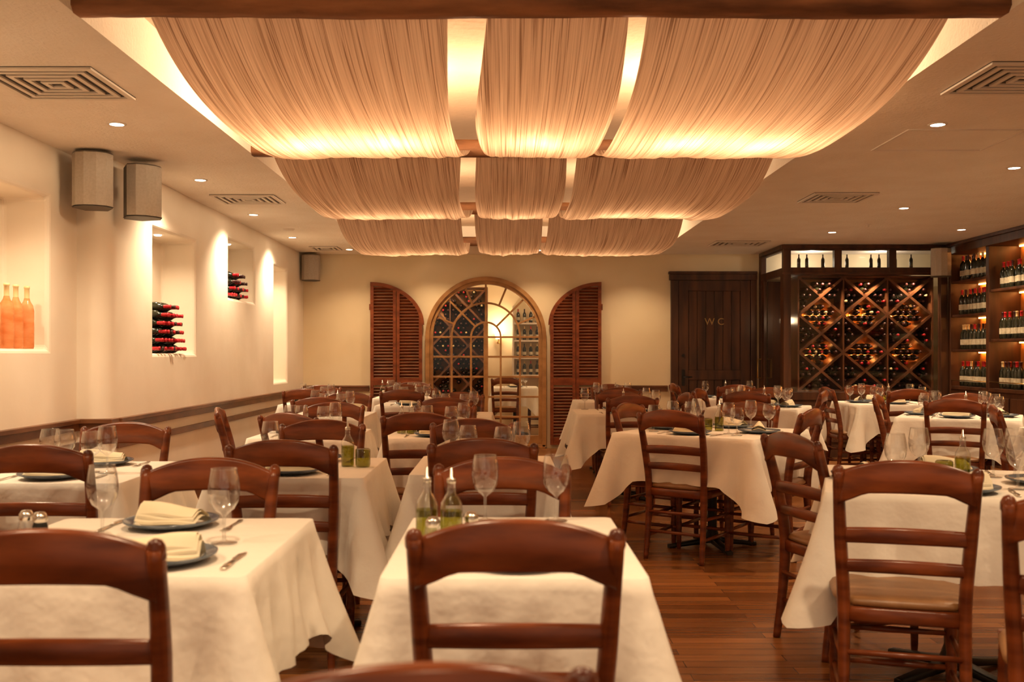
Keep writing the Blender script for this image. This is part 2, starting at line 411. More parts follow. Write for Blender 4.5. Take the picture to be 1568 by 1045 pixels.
b = MB()
for i in range(8): b.add(bRose, T(-3.03+random.uniform(-.01, .01), 6.31-.135*i, 1.291))
b.obj('rose_wine_bottles', BM)
def lay(b, x, y, z, hd, src): b.add(src, T(x, y, z) @ R(hd, 'Z') @ R(pi/2, 'Y'))
b = MB()
for row in range(6):
    for i in range(9-row if row < 3 else 6-(row-3)):
        lay(b, -3.0+random.uniform(-.01, .015), 7.82+.078*i+.039*row, 1.304+row*.068, random.uniform(-.12, .12), bR if random.random() < .8 else bD)
b.obj('stacked_wine_bottles', BM)
b = MB()
for row in range(4):
    for i in range(8-row):
        lay(b, -3.0+random.uniform(-.01, .015), 9.92+.078*i+.039*row, 1.859+row*.068, random.uniform(-.12, .12), bR if random.random() < .5 else bD)
b.obj('stacked_wine_bottles', BM)
b = MB()
for i in range(3): b.add(bC if i % 2 else bRose, T(-2.88, 11.85+.13*i, .931))
b.obj('niche_wine_bottles', BM)

def diamond_rack(name, X0, X1, Z0, Z1, Yf, depth, nx, nz, den=.78, th=.03):
    b = MB(); cw = (X1-X0)/nx; ch = (Z1-Z0)/nz
    for i in range(nx):
        for j in range(nz):
            xa, za = X0+i*cw, Z0+j*ch
            b.ribbon([(xa, za), (xa+cw, za+ch)], th, Yf, Yf+depth)
            b.ribbon([(xa, za+ch), (xa+cw, za)], th, Yf+.003, Yf+depth)
    b.box(X0-.02, X0, Yf, Yf+depth, Z0, Z1); b.box(X1, X1+.02, Yf, Yf+depth, Z0, Z1)
    b.box(X0-.02, X1+.02, Yf, Yf+depth, Z0-.02, Z0); b.box(X0-.02, X1+.02, Yf, Yf+depth, Z1, Z1+.02)
    for i in range(1, nx): b.box(X0+i*cw-.009, X0+i*cw+.009, Yf-.004, Yf+depth, Z0, Z1)
    b.box(X0, X1, Yf+depth, Yf+depth+.02, Z0, Z1, 1)
    b.obj(name, [M_rack, M_amber])
    b = MB(); s = .081; r = 0; z = Z0+.05
    while z < Z1-.04:
        x = X0+.05+(s/2 if r % 2 else 0)
        while x < X1-.04:
            u = ((x-X0) % cw)/cw; v = ((z-Z0) % ch)/ch
            d1 = abs(u-v)*cw*ch/math.hypot(cw, ch); d2 = abs(u+v-1)*cw*ch/math.hypot(cw, ch)
            if min(d1, d2) > .045 and min(u, 1-u)*cw > .02 and random.random() < den:
                M = T(x, Yf+.30+random.uniform(-.03, .03), z) @ R(pi/2, 'X')
                q = random.random()
                b.add(bLowR if q < .15 else (bLowC if q < .22 else bLowD), M)
            x += s
        z += s*.87; r += 1
    b.obj(name.replace('rack', 'rack_bottles'), BM)

WX0, WX1, WY = 3.41, 5.425, 12.2
b = MB(); P = .09; BE = BY-.003
b.box(WX0, WX0+P, WY, WY+P, 0, 2.60); b.box(WX1-P, WX1, WY, WY+P, 0, 2.60)
for z0, z1 in ((2.54, 2.60), (2.24, 2.33), (.70, .80), (0, .10)): b.box(WX0+P, WX1-P, WY+.01, WY+.08, z0, z1)
b.box(WX0-.03, WX1, WY-.03, WY+.04, 2.56, 2.605)
b.box(WX0-.02, WX1, WY-.015, WY+.04, 2.245, 2.27)
for x in (4.08, 4.75):
    b.box(x-.045, x+.045, WY+.005, WY+.085, 2.24, 2.6)
b.box(4.39, 4.45, WY+.005, WY+.085, .1, .75)
b.box(WX0+P, WX1-P, WY+.03, WY+.06, .10, .70)
for xa, xb in ((3.58, 4.33), (4.51, 5.28)): b.box(xa, xb, WY+.012, WY+.035, .18, .62)
b.box(WX0, WX0+.07, BY-.12, BE, 0, 2.6)
for z0, z1 in ((2.54, 2.6), (2.24, 2.33), (0, .12)): b.box(WX0+.002, WX0+.06, WY+P, BY-.12, z0, z1)
b.box(WX0+.01, WX0+.05, WY+.09, WY+.19, .12, 2.24); b.box(WX0+.01, WX0+.05, BY-.22, BY-.12, .12, 2.24)
b.box(WX0-.03, WX0+.05, WY+.04, BY-.12, 2.56, 2.605)
b.box(3.52, WX1-.01, BE-.03, BE, .1, 2.24, 0)
wc = b.obj('wine_cabinet', [M_dark], .004)
b = MB()
b.box(WX0+P, WX1-P, WY+.045, WY+.05, .80, 2.24); b.box(WX0+P, WX1-P, WY+.045, WY+.05, 2.33, 2.54); b.box(WX0+.028, WX0+.033, WY+.19, BY-.22, .12, 2.24)
b.obj('glass_panes', [M_pane], parent=wc)
b = MB(); b.tube([(WX0-.01, BY-.17, .95), (WX0-.06, BY-.17, .95), (WX0-.06, BY-.17, 1.2), (WX0-.01, BY-.17, 1.2)], .01); b.obj('pull_handle', [M_brass], parent=wc)
diamond_rack('diamond_wine_rack', 3.66, 5.31, .82, 2.22, WY+.20, .34, 3, 3, .97)
b = MB(); x = 3.56
bClear = bottle(3, False, 10)
while x < 5.3:
    if not any(abs(x-q) < .09 for q in (4.08, 4.75)) and random.random() < .7:
        b.add(bClear, T(x, WY+.22, 2.336) @ (Matrix.Scale(.58, 4)))
    x += .10
b.obj('transom_wine_bottles', BM)
boxobj('cabinet_transom_shelf', (3.5, 5.33, WY+.1, BY-.04, 2.30, 2.335), M_dark)
def strip(name, x0, x1, y0, y1, z0, z1): return boxobj(name, (x0, x1, y0, y1, z0, z1), M_strip)
for (xa, xb, z) in ((3.80, 4.08, 1.74), (4.35, 4.64, 1.74), (4.9, 5.18, 1.74), (3.8, 4.08, 1.28), (4.4, 4.64, 1.28), (4.9, 5.18, 1.28)):
    strip('cabinet_light_strip', xa, xb, WY+.50, WY+.515, z-.012, z+.012)

SXF, SXB = 5.43, 5.82
bays = [12.18, 11.22, 10.26, 9.30, 8.34, 7.38]
b = MB()
for y in bays: b.box(SXF, SXB, y-.035, y+.035, 0, 2.48)
b.box(SXF-.03, SXB, bays[-1]-.04, 12.19, 2.48, 2.57); b.box(SXF-.05, SXB, bays[-1]-.04, 12.16, 2.57, 2.608)
b.box(SXF+.003, SXB, bays[-1], 12.18, .84, .88); b.box(SXF+.02, SXF+.04, bays[-1], 12.18, 0, .84)
b.box(SXB-.03, SXB-.005, bays[-1], 12.18, .88, 2.48, 1)
shelfz = []
for i in range(len(bays)-1):
    zz = [.88, 1.32, 1.74, 2.15] if i % 2 == 0 else [.88, 1.43, 1.99]
    shelfz.append(zz); ya, yb = bays[i+1]+.035, bays[i]-.035
    for z in zz[1:]: b.box(SXF+.02, SXB-.03, ya, yb, z-.03, z)
    ym = (ya+yb)/2
    for (p, q) in ((ya+.03, ym-.02), (ym+.02, yb-.03)): b.box(SXF+.005, SXF+.025, p, q, .12, .78)
b.obj('wine_shelving', [M_dark, M_amber], .004)
b = MB(); bl = MB(); br_ = MB()
for i in range(len(bays)-1):
    for zi, z in enumerate(shelfz[i]):
        y = bays[i+1]+.09
        while y < bays[i]-.08:
            if random.random() < .98:
                b.add(random.choice((bR, bD, bD, bR, bC)), T(SXF+.10+random.uniform(-.01, .02), y, z+.001) @ R(random.uniform(0, 6)))
            if random.random() < .25: b.add(random.choice((bR, bD)), T(SXF+.20, y+.03, z+.001))
            y += .081
        zt_ = shelfz[i][zi+1]-.03 if zi+1 < len(shelfz[i]) else 2.48
        bl.box(SXB-.07, SXB-.055, bays[i+1]+.08, bays[i]-.08, zt_-.014, zt_-.001)
    br_.tube([(SXF+.01, bays[i+1]+.035, .95), (SXF+.01, bays[i]-.035, .95)], .006)
b.obj('shelf_wine_bottles', BM); bl.obj('shelf_light_strips', [M_strip]); br_.obj('brass_gallery_rail', [M_brass])

# ------------------------------------------------------------------ speakers
def speaker(x, y, z, a, s=1):
    b = MB(); w, d, h = .13, .12, .175
    plan = [(-w*.55, d), (-w, -d*.2), (-w*.75, -d*.75), (-w*.3, -d), (w*.3, -d), (w*.75, -d*.75), (w, -d*.2), (w*.55, d)]
    n = len(plan)
    for zz0, zz1, m, sc in ((-h, h, 0, 1.0), (h, h+.008, 1, .96), (-h-.008, -h, 1, .96)):
        k = len(b.v)
        for q in (zz0, zz1): b.v += [Vector((p[0]*sc, p[1]*sc, q)) for p in plan]
        for i in range(n):
            b.face((k+i, k+(i+1) % n, k+n+(i+1) % n, k+n+i), m if 1 <= i <= 5 else 1)
        b.face(range(k, k+n), 1); b.face(range(k+n, k+2*n), 1)
    b.box(-.03, .03, d-.01, d+.05, -.03, .05, 2)
    o = b.obj('loudspeaker', [M_speaker, M_spkdark, M_black], .004); o.location = (x, y, z); o.rotation_euler = (0, 0, a); o.scale = (s, s, s)
speaker(-2.74, 6.62, 2.41, math.radians(12)); speaker(-2.53, 6.93, 2.385, math.radians(50))
speaker(-2.58, 13.20, 2.41, math.radians(15), .95)
speaker(5.25, 12.02, 2.37, 0, .95)

# ------------------------------------------------------------------ ceiling fittings
def downlight(x, y, z=CZ):
    b = MB()
    b.lathe([(.034, 0, 1), (.034, -.001, 1), (.040, -.006, 0), (.052, -.006, 0), (.056, 0, 0)], 24)
    k = len(b.v); b.v += [Vector((.035*math.cos(i*pi/12), .035*math.sin(i*pi/12), -.002)) for i in range(24)]; b.face(range(k, k+24), 1)
    o = b.obj('ceiling_downlight', [M_white, M_lamp]); o.location = (x, y, z)
WARM = (1, .70, .41)
def spot(x, y, z, e, ang=110, blend=.7, tgt=None, r=.04, col=WARM):
    l = bpy.data.lights.new('spot', 'SPOT'); l.energy = e*K; l.color = col; l.spot_size = math.radians(ang); l.spot_blend = blend; l.shadow_soft_size = r
    o = bpy.data.objects.new('spot_lamp', l); COL.objects.link(o); o.location = (x, y, z)
    if tgt: o.rotation_euler = (Vector(tgt)-Vector((x, y, z))).to_track_quat('-Z', 'Y').to_euler()
    return o
def point(x, y, z, e, r=.06, col=WARM):
    l = bpy.data.lights.new('point', 'POINT'); l.energy = e*K; l.color = col; l.shadow_soft_size = r
    o = bpy.data.objects.new('lamp_bulb', l); COL.objects.link(o); o.location = (x, y, z)
LW = (1, .77, .50)
for (x, y) in ((-2.28, 5.84), (-2.36, 7.70), (-2.43, 9.60), (-2.45, 11.45)):
    downlight(x, y); spot(x, y, CZ-.03, 76, 125, .9, (x-.30, y+.05, 0), r=.07, col=LW)
downlight(-2.5, 4.0); spot(-2.5, 4.0, CZ-.03, 76, 125, .9, (-2.8, 4.2, 0), r=.07, col=LW)
for (x, y) in ((2.54, 5.85), (3.68, 7.2), (3.67, 9.17), (3.6, 10.97), (4.92, 10.74), (4.9, 7.6), (2.7, 3.2)):
    downlight(x, y); spot(x, y, CZ-.02, 62, 130, .8)
for (x, y) in ((-1.9, 1.6), (-.5, 1.9), (1.0, 1.9), (2.4, 1.2), (-.7, -.6), (.9, -.6)):  # unseen downlights near and behind the camera, added as fill
    downlight(x, y); spot(x, y, CZ-.02, 62, 130, .8)
for (x, y) in ((-2.0, 12.75), (-.95, 12.85), (.42, 12.85), (1.75, 12.75)):
    downlight(x, y); spot(x, y, CZ-.02, 27, 120, .8)

def diffuser(x0, x1, y0, y1, n=4):
    b = MB(); cx, cy = (x0+x1)/2, (y0+y1)/2; hx, hy = (x1-x0)/2, (y1-y0)/2
    b.box(x0, x1, y0, y1, CZ-.004, CZ, 1)
    for i in range(n+1):
        f = 1-i/(n+1.0); w = .030 if i == 0 else .024; ax, ay = hx*f, hy*f; za, zb = CZ-.014, CZ-.003
        b.box(cx-ax, cx+ax, cy-ay, cy-ay+w, za, zb); b.box(cx-ax, cx+ax, cy+ay-w, cy+ay, za, zb)
        b.box(cx-ax, cx-ax+w, cy-ay+w, cy+ay-w, za, zb); b.box(cx+ax-w, cx+ax, cy-ay+w, cy+ay-w, za, zb)
    b.obj('ceiling_air_diffuser', [M_white, M_vdark])
diffuser(-2.52, -1.95, 4.68, 5.25); diffuser(2.25, 2.82, 4.6, 5.15)
diffuser(-2.50, -1.96, 8.40, 8.88); diffuser(2.58, 3.12, 8.3, 8.8)
diffuser(-2.45, -2.1, 12.4, 12.8, 2); diffuser(2.5, 3.15, 11.8, 12.3)
b = MB()
for q in ((2.42, 3.15, 5.98, 5.995), (2.42, 3.15, 6.58, 6.595), (2.42, 2.435, 5.995, 6.58), (3.135, 3.15, 5.995, 6.58)): b.box(*q, CZ-.006, CZ)
b.obj('ceiling_access_panel', [M_white])
b = MB(); b.lathe([(.0, -.02), (.05, -.018), (.065, 0)], 20); o = b.obj('smoke_detector', [M_white]); o.location = (-2.33, 10.7, CZ)
b = MB(); b.lathe([(.0, -.03), (.012, -.03), (.012, -.006), (.035, 0)], 16); o = b.obj('ceiling_sprinkler', [M_white]); o.location = (3.75, 10.3, CZ)

# ------------------------------------------------------------------ beams and yarn canopies
beamY = [3.97, 6.74, 9.50, 12.22]
for bi, y in enumerate(beamY):
    b = MB(); n = 60
    def bf(i, j, y=y, bi=bi):
        u = i/(n-1); x = RX0+(RX1-RX0)*u
        a = 2*pi*j/12; cx, cz = math.cos(a), math.sin(a)
        q = max(abs(cx), abs(cz)); hx = .062*cx/q*.93; hz = .058*cz/q*.93
        w = .009*noise.noise(Vector((x*2.3, bi*7+j*.7, 3)))+.006*noise.noise(Vector((x*9, j, bi)))
        return (x, y+hx*(1+w*9), CZ+(.050 if bi == 0 else .042)+hz*(1+w*9)+.008*noise.noise(Vector((x*1.1, bi*3, 0))))
    b.grid(lambda i, j: bf(j, i), 12, n, cu=True, sm=True)
    b.obj('timber_ceiling_beam', [M_beam])

rows = [
    (3.97, 6.74, .200, [(-1.44, -.235, -1.46, -.285), (-.075, .50, -.155, .55), (.575, 1.80, .60, 1.84)]),
    (6.74, 9.50, .20, [(-1.59, -.305, -1.58, -.36), (-.2, .42, -.24, .45), (.49, 1.84, .50, 1.88)]),
    (9.50, 12.22, .25, [(-1.64, -.43, -1.64, -.43), (-.3, .36, -.3, .37), (.42, 1.72, .42, 1.76)]),
]
for ri, (ya, yb, sag, panels) in enumerate(rows):
    for pi_, (xa, xb, xc, xd) in enumerate(panels):
        b = MB(); nu = int((xb-xa)*190); nv = 44; seed = ri*10+pi_*3.3
        def ff(i, j):
            u = i/(nu-1); t = j/(nv-1)
            y = ya+.07+(yb-ya-.14)*t
            k = math.sin(pi*t)
            xl = xa+(xc-xa)*k; xr = xb+(xd-xb)*k
            x = xl+(xr-xl)*u
            s = 1-abs(2*t-1)**2.9
            W = xb-xa
            fold = .018*noise.noise(Vector((u*W*4+seed, t*1.0, 1)))+.011*noise.noise(Vector((u*W*15+seed, t*1.3, 5)))+.007*noise.noise(Vector((u*W*45+seed, t*1.5, 9)))
            ed = min(u, 1-u)*W
            z = CZ+.015 - sag*s*(1+.06*noise.noise(Vector((u*3+seed, 0, 0)))) + fold*(k**.5 if k > 0 else 0) + .03*math.exp(-ed/.04)*k
            x += .012*noise.noise(Vector((u*8+seed, t*2, 4)))*k
            return (x, y, z)
        b.grid(ff, nu, nv)
        b.obj('yarn_ceiling_canopy', [M_fab])
        cxm = (xc+xd)/2; wide = (xd-xc) > .9
        yl = ya+(yb-ya)*(.57 if ri == 0 else .64)
        for xx in ((cxm-.24, cxm+.24) if wide else (cxm,)):
            point(xx, yl, CZ+.04, (15.5 if ri == 0 else 6.5)*(1 if wide else .8), .07, (1, .73, .44))

for (X, (a, c, z0, z1)) in [(XN, niches_near[0])]+[(XF, h) for h in niches_far]:
    ym = (a+c)/2
    b = MB(); b.lathe([(0, -.008, 1), (.025, -.008, 1), (.032, 0, 0)], 16); o = b.obj('niche_puck_light', [M_white, M_lamp]); o.location = (X-.15, ym, z1)
    spot(X-.15, ym, z1-.02, 12 if z1-z0 > .7 else 6, 150, .8, r=.03, col=(1, .78, .50))

# ------------------------------------------------------------------ chair
def smooth(pts, n=5):
    P = [Vector(p) for p in pts]; out = []
    for i in range(len(P)-1):
        p0, p1, p2, p3 = P[max(i-1, 0)], P[i], P[i+1], P[min(i+2, len(P)-1)]
        for q in range(n):
            t = q/n; out.append(.5*((2*p1)+(p2-p0)*t+(2*p0-5*p1+4*p2-p3)*t*t+(3*p1-p0-3*p2+p3)*t**3))
    out.append(P[-1]); return out
def build_chair():
    b = MB()
    for sx in (-1, 1):
        pp = smooth([(sx*.185, -.235, 0), (sx*.182, -.205, .22), (sx*.182, -.195, .45), (sx*.193, -.225, .66), (sx*.203, -.285, .885)], 6)
        rad = [.015+.007*min(1, i/10) - .004*max(0, (i-18)/6) for i in range(len(pp))]
        b.tube(pp, rad, 10, sx=.95, sy=1.15)
        e = pp[-1]; b.tube([e-Vector((0, -.006, .02)), e, e+Vector((0, -.004, .012)), e+Vector((0, -.005, .018))], [.019, .019, .014, .004], 10)
        fp = [(sx*.195, .185, z) for z in (0, .03, .10, .16, .20, .24, .30, .36, .40, .45)]
        fr = [.012, .015, .017, .020, .016, .020, .022, .021, .019, .021]
        b.tube(fp, fr, 10)
        for z in (.14, .26): b.tube([(sx*.183, -.213, z), (sx*.19, -.01, z), (sx*.195, .185, z)], [.009, .012, .009], 8)
    for z in (.12, .24): b.tube([(-.195, .185, z+.03), (0, .185, z+.03), (.195, .185, z+.03)], [.009, .012, .009], 8)
    for z in (.17, .29): b.tube([(-.183, -.21, z), (.183, -.21, z)], .010, 8)
    n = 19
    def crest(i):
        u = -1+2*i/(n-1); a = abs(u)
        y = -.272-.030*(1-u*u)
        top = .878+.046*(1-a**2.2)
        bot = .808-.030*max(0, (a-.62)/.38)**.8+.012*(1-a*a) if a > .62 else .808+.012*(1-a*a)
        return (u*.203, y, bot, top, .024)
    b.slab(crest, n)
    def slat(zc, h, y0):
        def f(i):
            u = -1+2*i/(n-1); return (u*.192, y0-.028*(1-u*u), zc-h/2+.006*(1-u*u), zc+h/2+.010*(1-u*u), .018)
        return f
    b.slab(slat(.672, .048, -.232), n); b.slab(slat(.570, .040, -.212), n)
    b.slab(lambda i: (-.19+.38*i/4, .183, .385, .435, .022), 5); b.slab(lambda i: (-.18+.36*i/4, -.195, .385, .435, .022), 5)
    for sx in (-1, 1):
        M = R(pi/2); b.slab(lambda i: (-.19+.375*i/4, -sx*.186, .385, .435, .022), 5, M=M)
    nn = 28
    def cush(i, j):
        a = 2*pi*i/nn; c, s = math.cos(a), math.sin(a); q = (abs(c)**5+abs(s)**5)**(-1/5)
        lv = [(0.0, .435), (.96, .435), (1.0, .442), (1.0, .452), (.95, .464), (.75, .472), (.4, .476), (0.0, .478)][j]
        hw = .215+.008*s; return (c*q*hw*lv[0], s*q*.208*lv[0]+.003, lv[1])
    b.grid(cush, nn, 8, m=1, cu=True)
    return b.mesh('dining_chair', [M_chair, M_leather])
CH = build_chair()
def chair(bx, by, deg=0):
    a = math.radians(deg); ox, oy = bx-math.sin(a)*.29, by+math.cos(a)*.29
    return inst('dining_chair', CH, ox, oy, 0, a)

# ------------------------------------------------------------------ table ware meshes
def m_glass(h=.195, rb=.041):
    b = MB(); k = h/.19
    b.lathe([(.001, .003), (.033, .001), (.034, .003), (.010, .007), (.0045, .012), (.004, .04*k), (.0045, .070*k), (.010, .076*k), (.026, .088*k), (rb-.004, .108*k), (rb, .132*k), (rb-.001, .150*k), (rb-.004, .17*k), (rb-.008, .19*k)], 24)
    b.lathe([(rb-.008, .19*k), (rb-.0075, .1915*k), (rb-.0095, .1915*k), (rb-.0095, .189*k)], 24)
    return b.mesh('wine_glass', [M_glass])
G1 = m_glass(); G2 = m_glass(.17, .043)
def m_plate():
    b = MB(); b.lathe([(.001, .006, 1), (.06, .005, 1), (.085, .006, 1), (.092, .012, 1), (.100, .014, 0), (.128, .021, 0), (.133, .023, 0), (.131, .017, 0), (.09, .003, 0), (.055, 0, 0), (.001, .001, 0)], 36)
    return b.mesh('dinner_plate', [M_plate, M_plateW])
PL = m_plate()
def m_napkin():
    b = MB()
    for layer in range(3):
        def f(i, j, l=layer):
            u = i/14; v = j/8; w = .20-.012*l; d = .095-.008*l
            x = (u-.5)*w; y = (v-.5)*d*(1-.35*u)
            return (x, y, .012+.010*l+(.016+.018*u)*math.sin(pi*v)+.003*math.sin(u*6+l*2))
        b.grid(f, 15, 9)
        for v in (0, 8):
            b.grid(lambda i, j, v=v: (f(i, v)[0], f(i, v)[1], f(i, v)[2]-.008*j), 15, 2)
    return b.mesh('folded_napkin', [M_napkin])
NP = m_napkin()
def m_knife():
    b = MB()
    b.slab(lambda i: [(-.0, 0, 0, .004, .013), (.045, 0, 0, .005, .017), (.09, 0, 0, .004, .011)][i], 3)
    b.slab(lambda i: [(.09, 0, .001, .003, .010), (.12, .001, .001, .003, .018), (.17, .001, .001, .003, .017), (.2, -.003, .001, .002, .006)][i], 4)
    return b.mesh('table_knife', [M_steel])
def m_fork():
    b = MB()
    b.slab(lambda i: [(0, 0, 0, .004, .013), (.04, 0, 0, .004, .010), (.10, 0, .002, .005, .006), (.125, 0, .001, .003, .016), (.145, 0, .001, .003, .022)][i], 5)
    for y in (-.009, -.003, .003, .009): b.tube([(.143, y, .002), (.17, y, .001), (.19, y, .004)], [.0018, .0017, .001], 6)
    return b.mesh('table_fork', [M_steel])
KN, FK = m_knife(), m_fork()
def m_shaker(m):
    b = MB(); b.lathe([(.001, 0, 1), (.019, 0, 1), (.021, .006, 1), (.019, .045, 1), (.016, .055, 0), (.019, .058, 0), (.019, .07, 0), (.012, .08, 0), (.001, .082, 0)], 18)
    return b.mesh('salt_shaker' if m == 0 else 'pepper_shaker', [M_steel, M_glass if m == 0 else M_black])
SK = [m_shaker(0), m_shaker(1)]
def m_cruet():
    b = MB(); b.lathe([(.001, .002, 0), (.027, 0, 0), (.029, .006, 0), (.029, .09, 1), (.027, .11, 1), (.012, .135, 1), (.010, .16, 1), (.012, .161, 2), (.012, .172, 2), (.005, .176, 2), (.003, .20, 2), (.001, .201, 2)], 20)
    return b.mesh('oil_cruet', [M_oil, M_glass, M_steel])
CR = m_cruet()
def m_vase():
    b = MB(); b.lathe([(.001, 0), (.03, 0), (.033, .01), (.033, .075), (.028, .08), (.001, .078)], 20)
    return b.mesh('candle_votive', [M_oil])
VO = m_vase()

# ------------------------------------------------------------------ tables
TZ = .755
def cloth_mesh(w, d, seed, Ls=.285, Lc=.175):
    b = MB(); hw, hd = w/2, d/2; r = .022
    per = []; s = 0
    cor = [(hw-r, -hd+r, -pi/2), (hw-r, hd-r, 0), (-hw+r, hd-r, pi/2), (-hw+r, -hd+r, pi)]
    for ci, (cx, cy, a0) in enumerate(cor):
        for q in range(9):
            a = a0+q/8*pi/2; per.append((cx+r*math.cos(a), cy+r*math.sin(a), math.cos(a), math.sin(a), 0.0+abs(q-4)*.006, s)); s += .005
        nx_, ny_, _ = cor[(ci+1) % 4]; a = a0+pi/2
        p0 = Vector((cx+r*math.cos(a), cy+r*math.sin(a))); p1 = Vector((nx_+r*math.cos(a), ny_+r*math.sin(a))); Ln = (p1-p0).length; m = 34
        for q in range(1, m):
            p = p0.lerp(p1, q/m); per.append((p.x, p.y, math.cos(a), math.sin(a), .024+min(q/m, 1-q/m)*Ln, s+Ln*q/m))
        s += Ln
    n = len(per); sk = 13
    tops = [0.0, .25, .5, .7, .85, .95, .985, 1.0]
    def f(i, j):
        x, y, nx, ny, dc, ss = per[i]
        if j < len(tops):
            k = tops[j]; px, py = x*k, y*k
            return (px, py, TZ+(.0016*noise.noise(Vector((px*9+seed, py*9, seed)))+.001 if j < len(tops)-1 else 0))
        t = (j-len(tops)+1)/sk
        Lx = Ls+Lc*max(0, 1-dc/.19)**1.1+.016*noise.noise(Vector((ss*5, seed, 0)))
        cone = .125*math.exp(-(dc/.045)**1.3)
        fold = .052*math.cos(dc*2*pi/.17)*math.exp(-dc/.22)*(1 if dc > .03 else .6)
        wav = .045*noise.noise(Vector((ss*6, seed*1.7, t*.6)))+.020*noise.noise(Vector((ss*17, seed*2.7, t)))
        out = .006*min(1, t*6)+t**1.15*(.034+cone+fold*.7+wav*min(1, dc/.05))
        out = max(out, .004)
        tx, ty = -ny, nx; sh = .02*t*noise.noise(Vector((ss*4, seed+9, t)))*min(1, dc/.08)
        return (x+nx*out+tx*sh, y+ny*out+ty*sh, TZ-.004-Lx*t)
    b.grid(f, n, len(tops)+sk, cu=True)
    return b.mesh('tablecloth', [M_cloth])
def table(cx, cy, w, d, deg=0, seats='SN', mid='cruet', glasses=None, soff=0):
    a = math.radians(deg)
    b = MB(); b.box(-w/2+.012, w/2-.012, -d/2+.012, d/2-.012, .715, TZ-.006)
    b.lathe([(.05, .70), (.032, .68), (.030, .12), (.05, .06), (.06, .035), (.0, .035)], 16, m=1)
    b.box(-.14, .14, -.14, .14, .70, .716, 1)
    for q in range(4):
        M = R(q*pi/2+pi/4); b.slab(lambda i: [(.02, 0, .03, .07, .06), (.15, 0, .015, .045, .05), (.30, 0, .0, .025, .04)][i], 3, m=1, M=M)
    o = b.obj('dining_table', [M_trim, M_black], .003); o.location = (cx, cy, 0); o.rotation_euler = (0, 0, a)
    inst('tablecloth', cloth_mesh(w, d, random.uniform(0, 50)), cx, cy, 0, a)
    z = TZ+.003
    side = ('E' in seats) or ('W' in seats)
    def put(name, me, lx, ly, la=0, dz=0):
        c, s_ = math.cos(a), math.sin(a); inst(name, me, cx+lx*c-ly*s_, cy+lx*s_+ly*c, z+dz, a+la)
    for sd in seats:
        ang = {'S': 0, 'E': pi/2, 'N': pi, 'W': -pi/2}[sd]; hh = d/2 if sd in 'SN' else w/2
        ow = w/2 if sd in 'SN' else d/2
        def loc(lx, ly):
            c, s_ = math.cos(ang), math.sin(ang); return lx*c-ly*s_, lx*s_+ly*c
        j = random.uniform(-.01, .01)+(soff if sd == 'S' else 0)
        x, y = loc(j, -hh+.155); put('dinner_plate', PL, x, y); put('folded_napkin', NP, x, y, ang+random.uniform(-.35, .35), .006)
        x, y = loc(-.175+j, -hh+.06); put('table_fork', FK, x, y, ang+pi/2)
        x, y = loc(.175+j, -hh+.06); put('table_knife', KN, x, y, ang+pi/2)
        if glasses is None:
            if side:
                if ow > .42:
                    x, y = loc(.20, -hh+.29); put('wine_glass', G1, x, y); x, y = loc(.29, -hh+.20); put('wine_glass', G2, x, y)
                else:
                    x, y = loc(ow-.12, -hh+.12); put('wine_glass', G1, x, y)
            else:
                x, y = loc(.16, -hh+.31); put('wine_glass', G1 if random.random() < .6 else G2, x, y)
                x, y = loc(.08, -hh+.345); put('wine_glass', G2, x, y)
    for (gx, gy) in (glasses or ()): put('wine_glass', G1, gx, gy)
    if mid == 'cruet' and not side:
        q = -w/2+.075; put('oil_cruet', CR, q, -.02); put('oil_cruet', CR, q+.065, -.04); put('salt_shaker', SK[0], q+.02, -.085); put('pepper_shaker', SK[1], q+.115, -.01)
    elif mid == 'shaker' and not side:
        put('salt_shaker', SK[0], -w/2+.06, .02); put('pepper_shaker', SK[1], -w/2+.11, -.01)
    elif mid == 'right':
        put('candle_votive', VO, w/2-.06, .0); put('oil_cruet', CR, w/2-.13, .02)
    elif mid:
        put('candle_votive', VO, -.03, -.01); put('oil_cruet', CR, .04, .02)

def rel(cx, cy, deg, dist, side):
    a = math.radians(deg); v = {'S': (0, -1), 'E': (1, 0), 'N': (0, 1), 'W': (-1, 0)}[side]
    x = v[0]*math.cos(a)-v[1]*math.sin(a); y = v[0]*math.sin(a)+v[1]*math.cos(a)
    fa = {'S': 0, 'E': 90, 'N': 180, 'W': -90}[side]
    chair(cx+x*dist, cy+y*dist, deg+fa)

table(-.955, 2.62, .75, .80, 0, 'SN', 'shaker', [(.22, -.02), (-.13, .06)], .14); chair(-.865, 1.88, 0); chair(-.937, 3.17, 180)
table(.02, 2.62, .60, .84, 0, 'S', 'cruet', [(-.08, .33), (.13, .33)]); chair(.02, 1.99, 0); chair(-.01, 3.19, 180)
table(-1.82, 4.24, .66, .80, 0, 'SN', 'shaker'); chair(-1.74, 3.66, 0); chair(-1.85, 4.86, 180)
table(-.89, 4.40, .64, .80, 0, 'SN', 'right', [(-.16, .05)]); chair(-.87, 3.86, 0); chair(-.93, 5.06, 180)
table(-.09, 4.50, .62, .78, 0, 'SN', None); chair(-.09, 3.93, 0); chair(-.17, 5.14, 180)
table(-.42, 6.30, .62, .80, 0, 'SN', 'cruet'); chair(-.50, 5.72, 0); chair(-.42, 6.98, 180)
table(-1.22, 6.30, .64, .80, 0, 'SN', 'shaker'); chair(-1.24, 5.66, -28); chair(-1.80, 6.25, -78); chair(-1.2, 6.98, 175)
chair(-.112, 1.06, 12)
table(1.35, 6.50, .95, 1.0, -35, 'SNEW', 'votive')
rel(1.35, 6.5, -35, .64, 'S'); rel(1.35, 6.5, -35, .66, 'E'); rel(1.35, 6.5, -35, .66, 'N'); rel(1.35, 6.5, -35, .62, 'W')
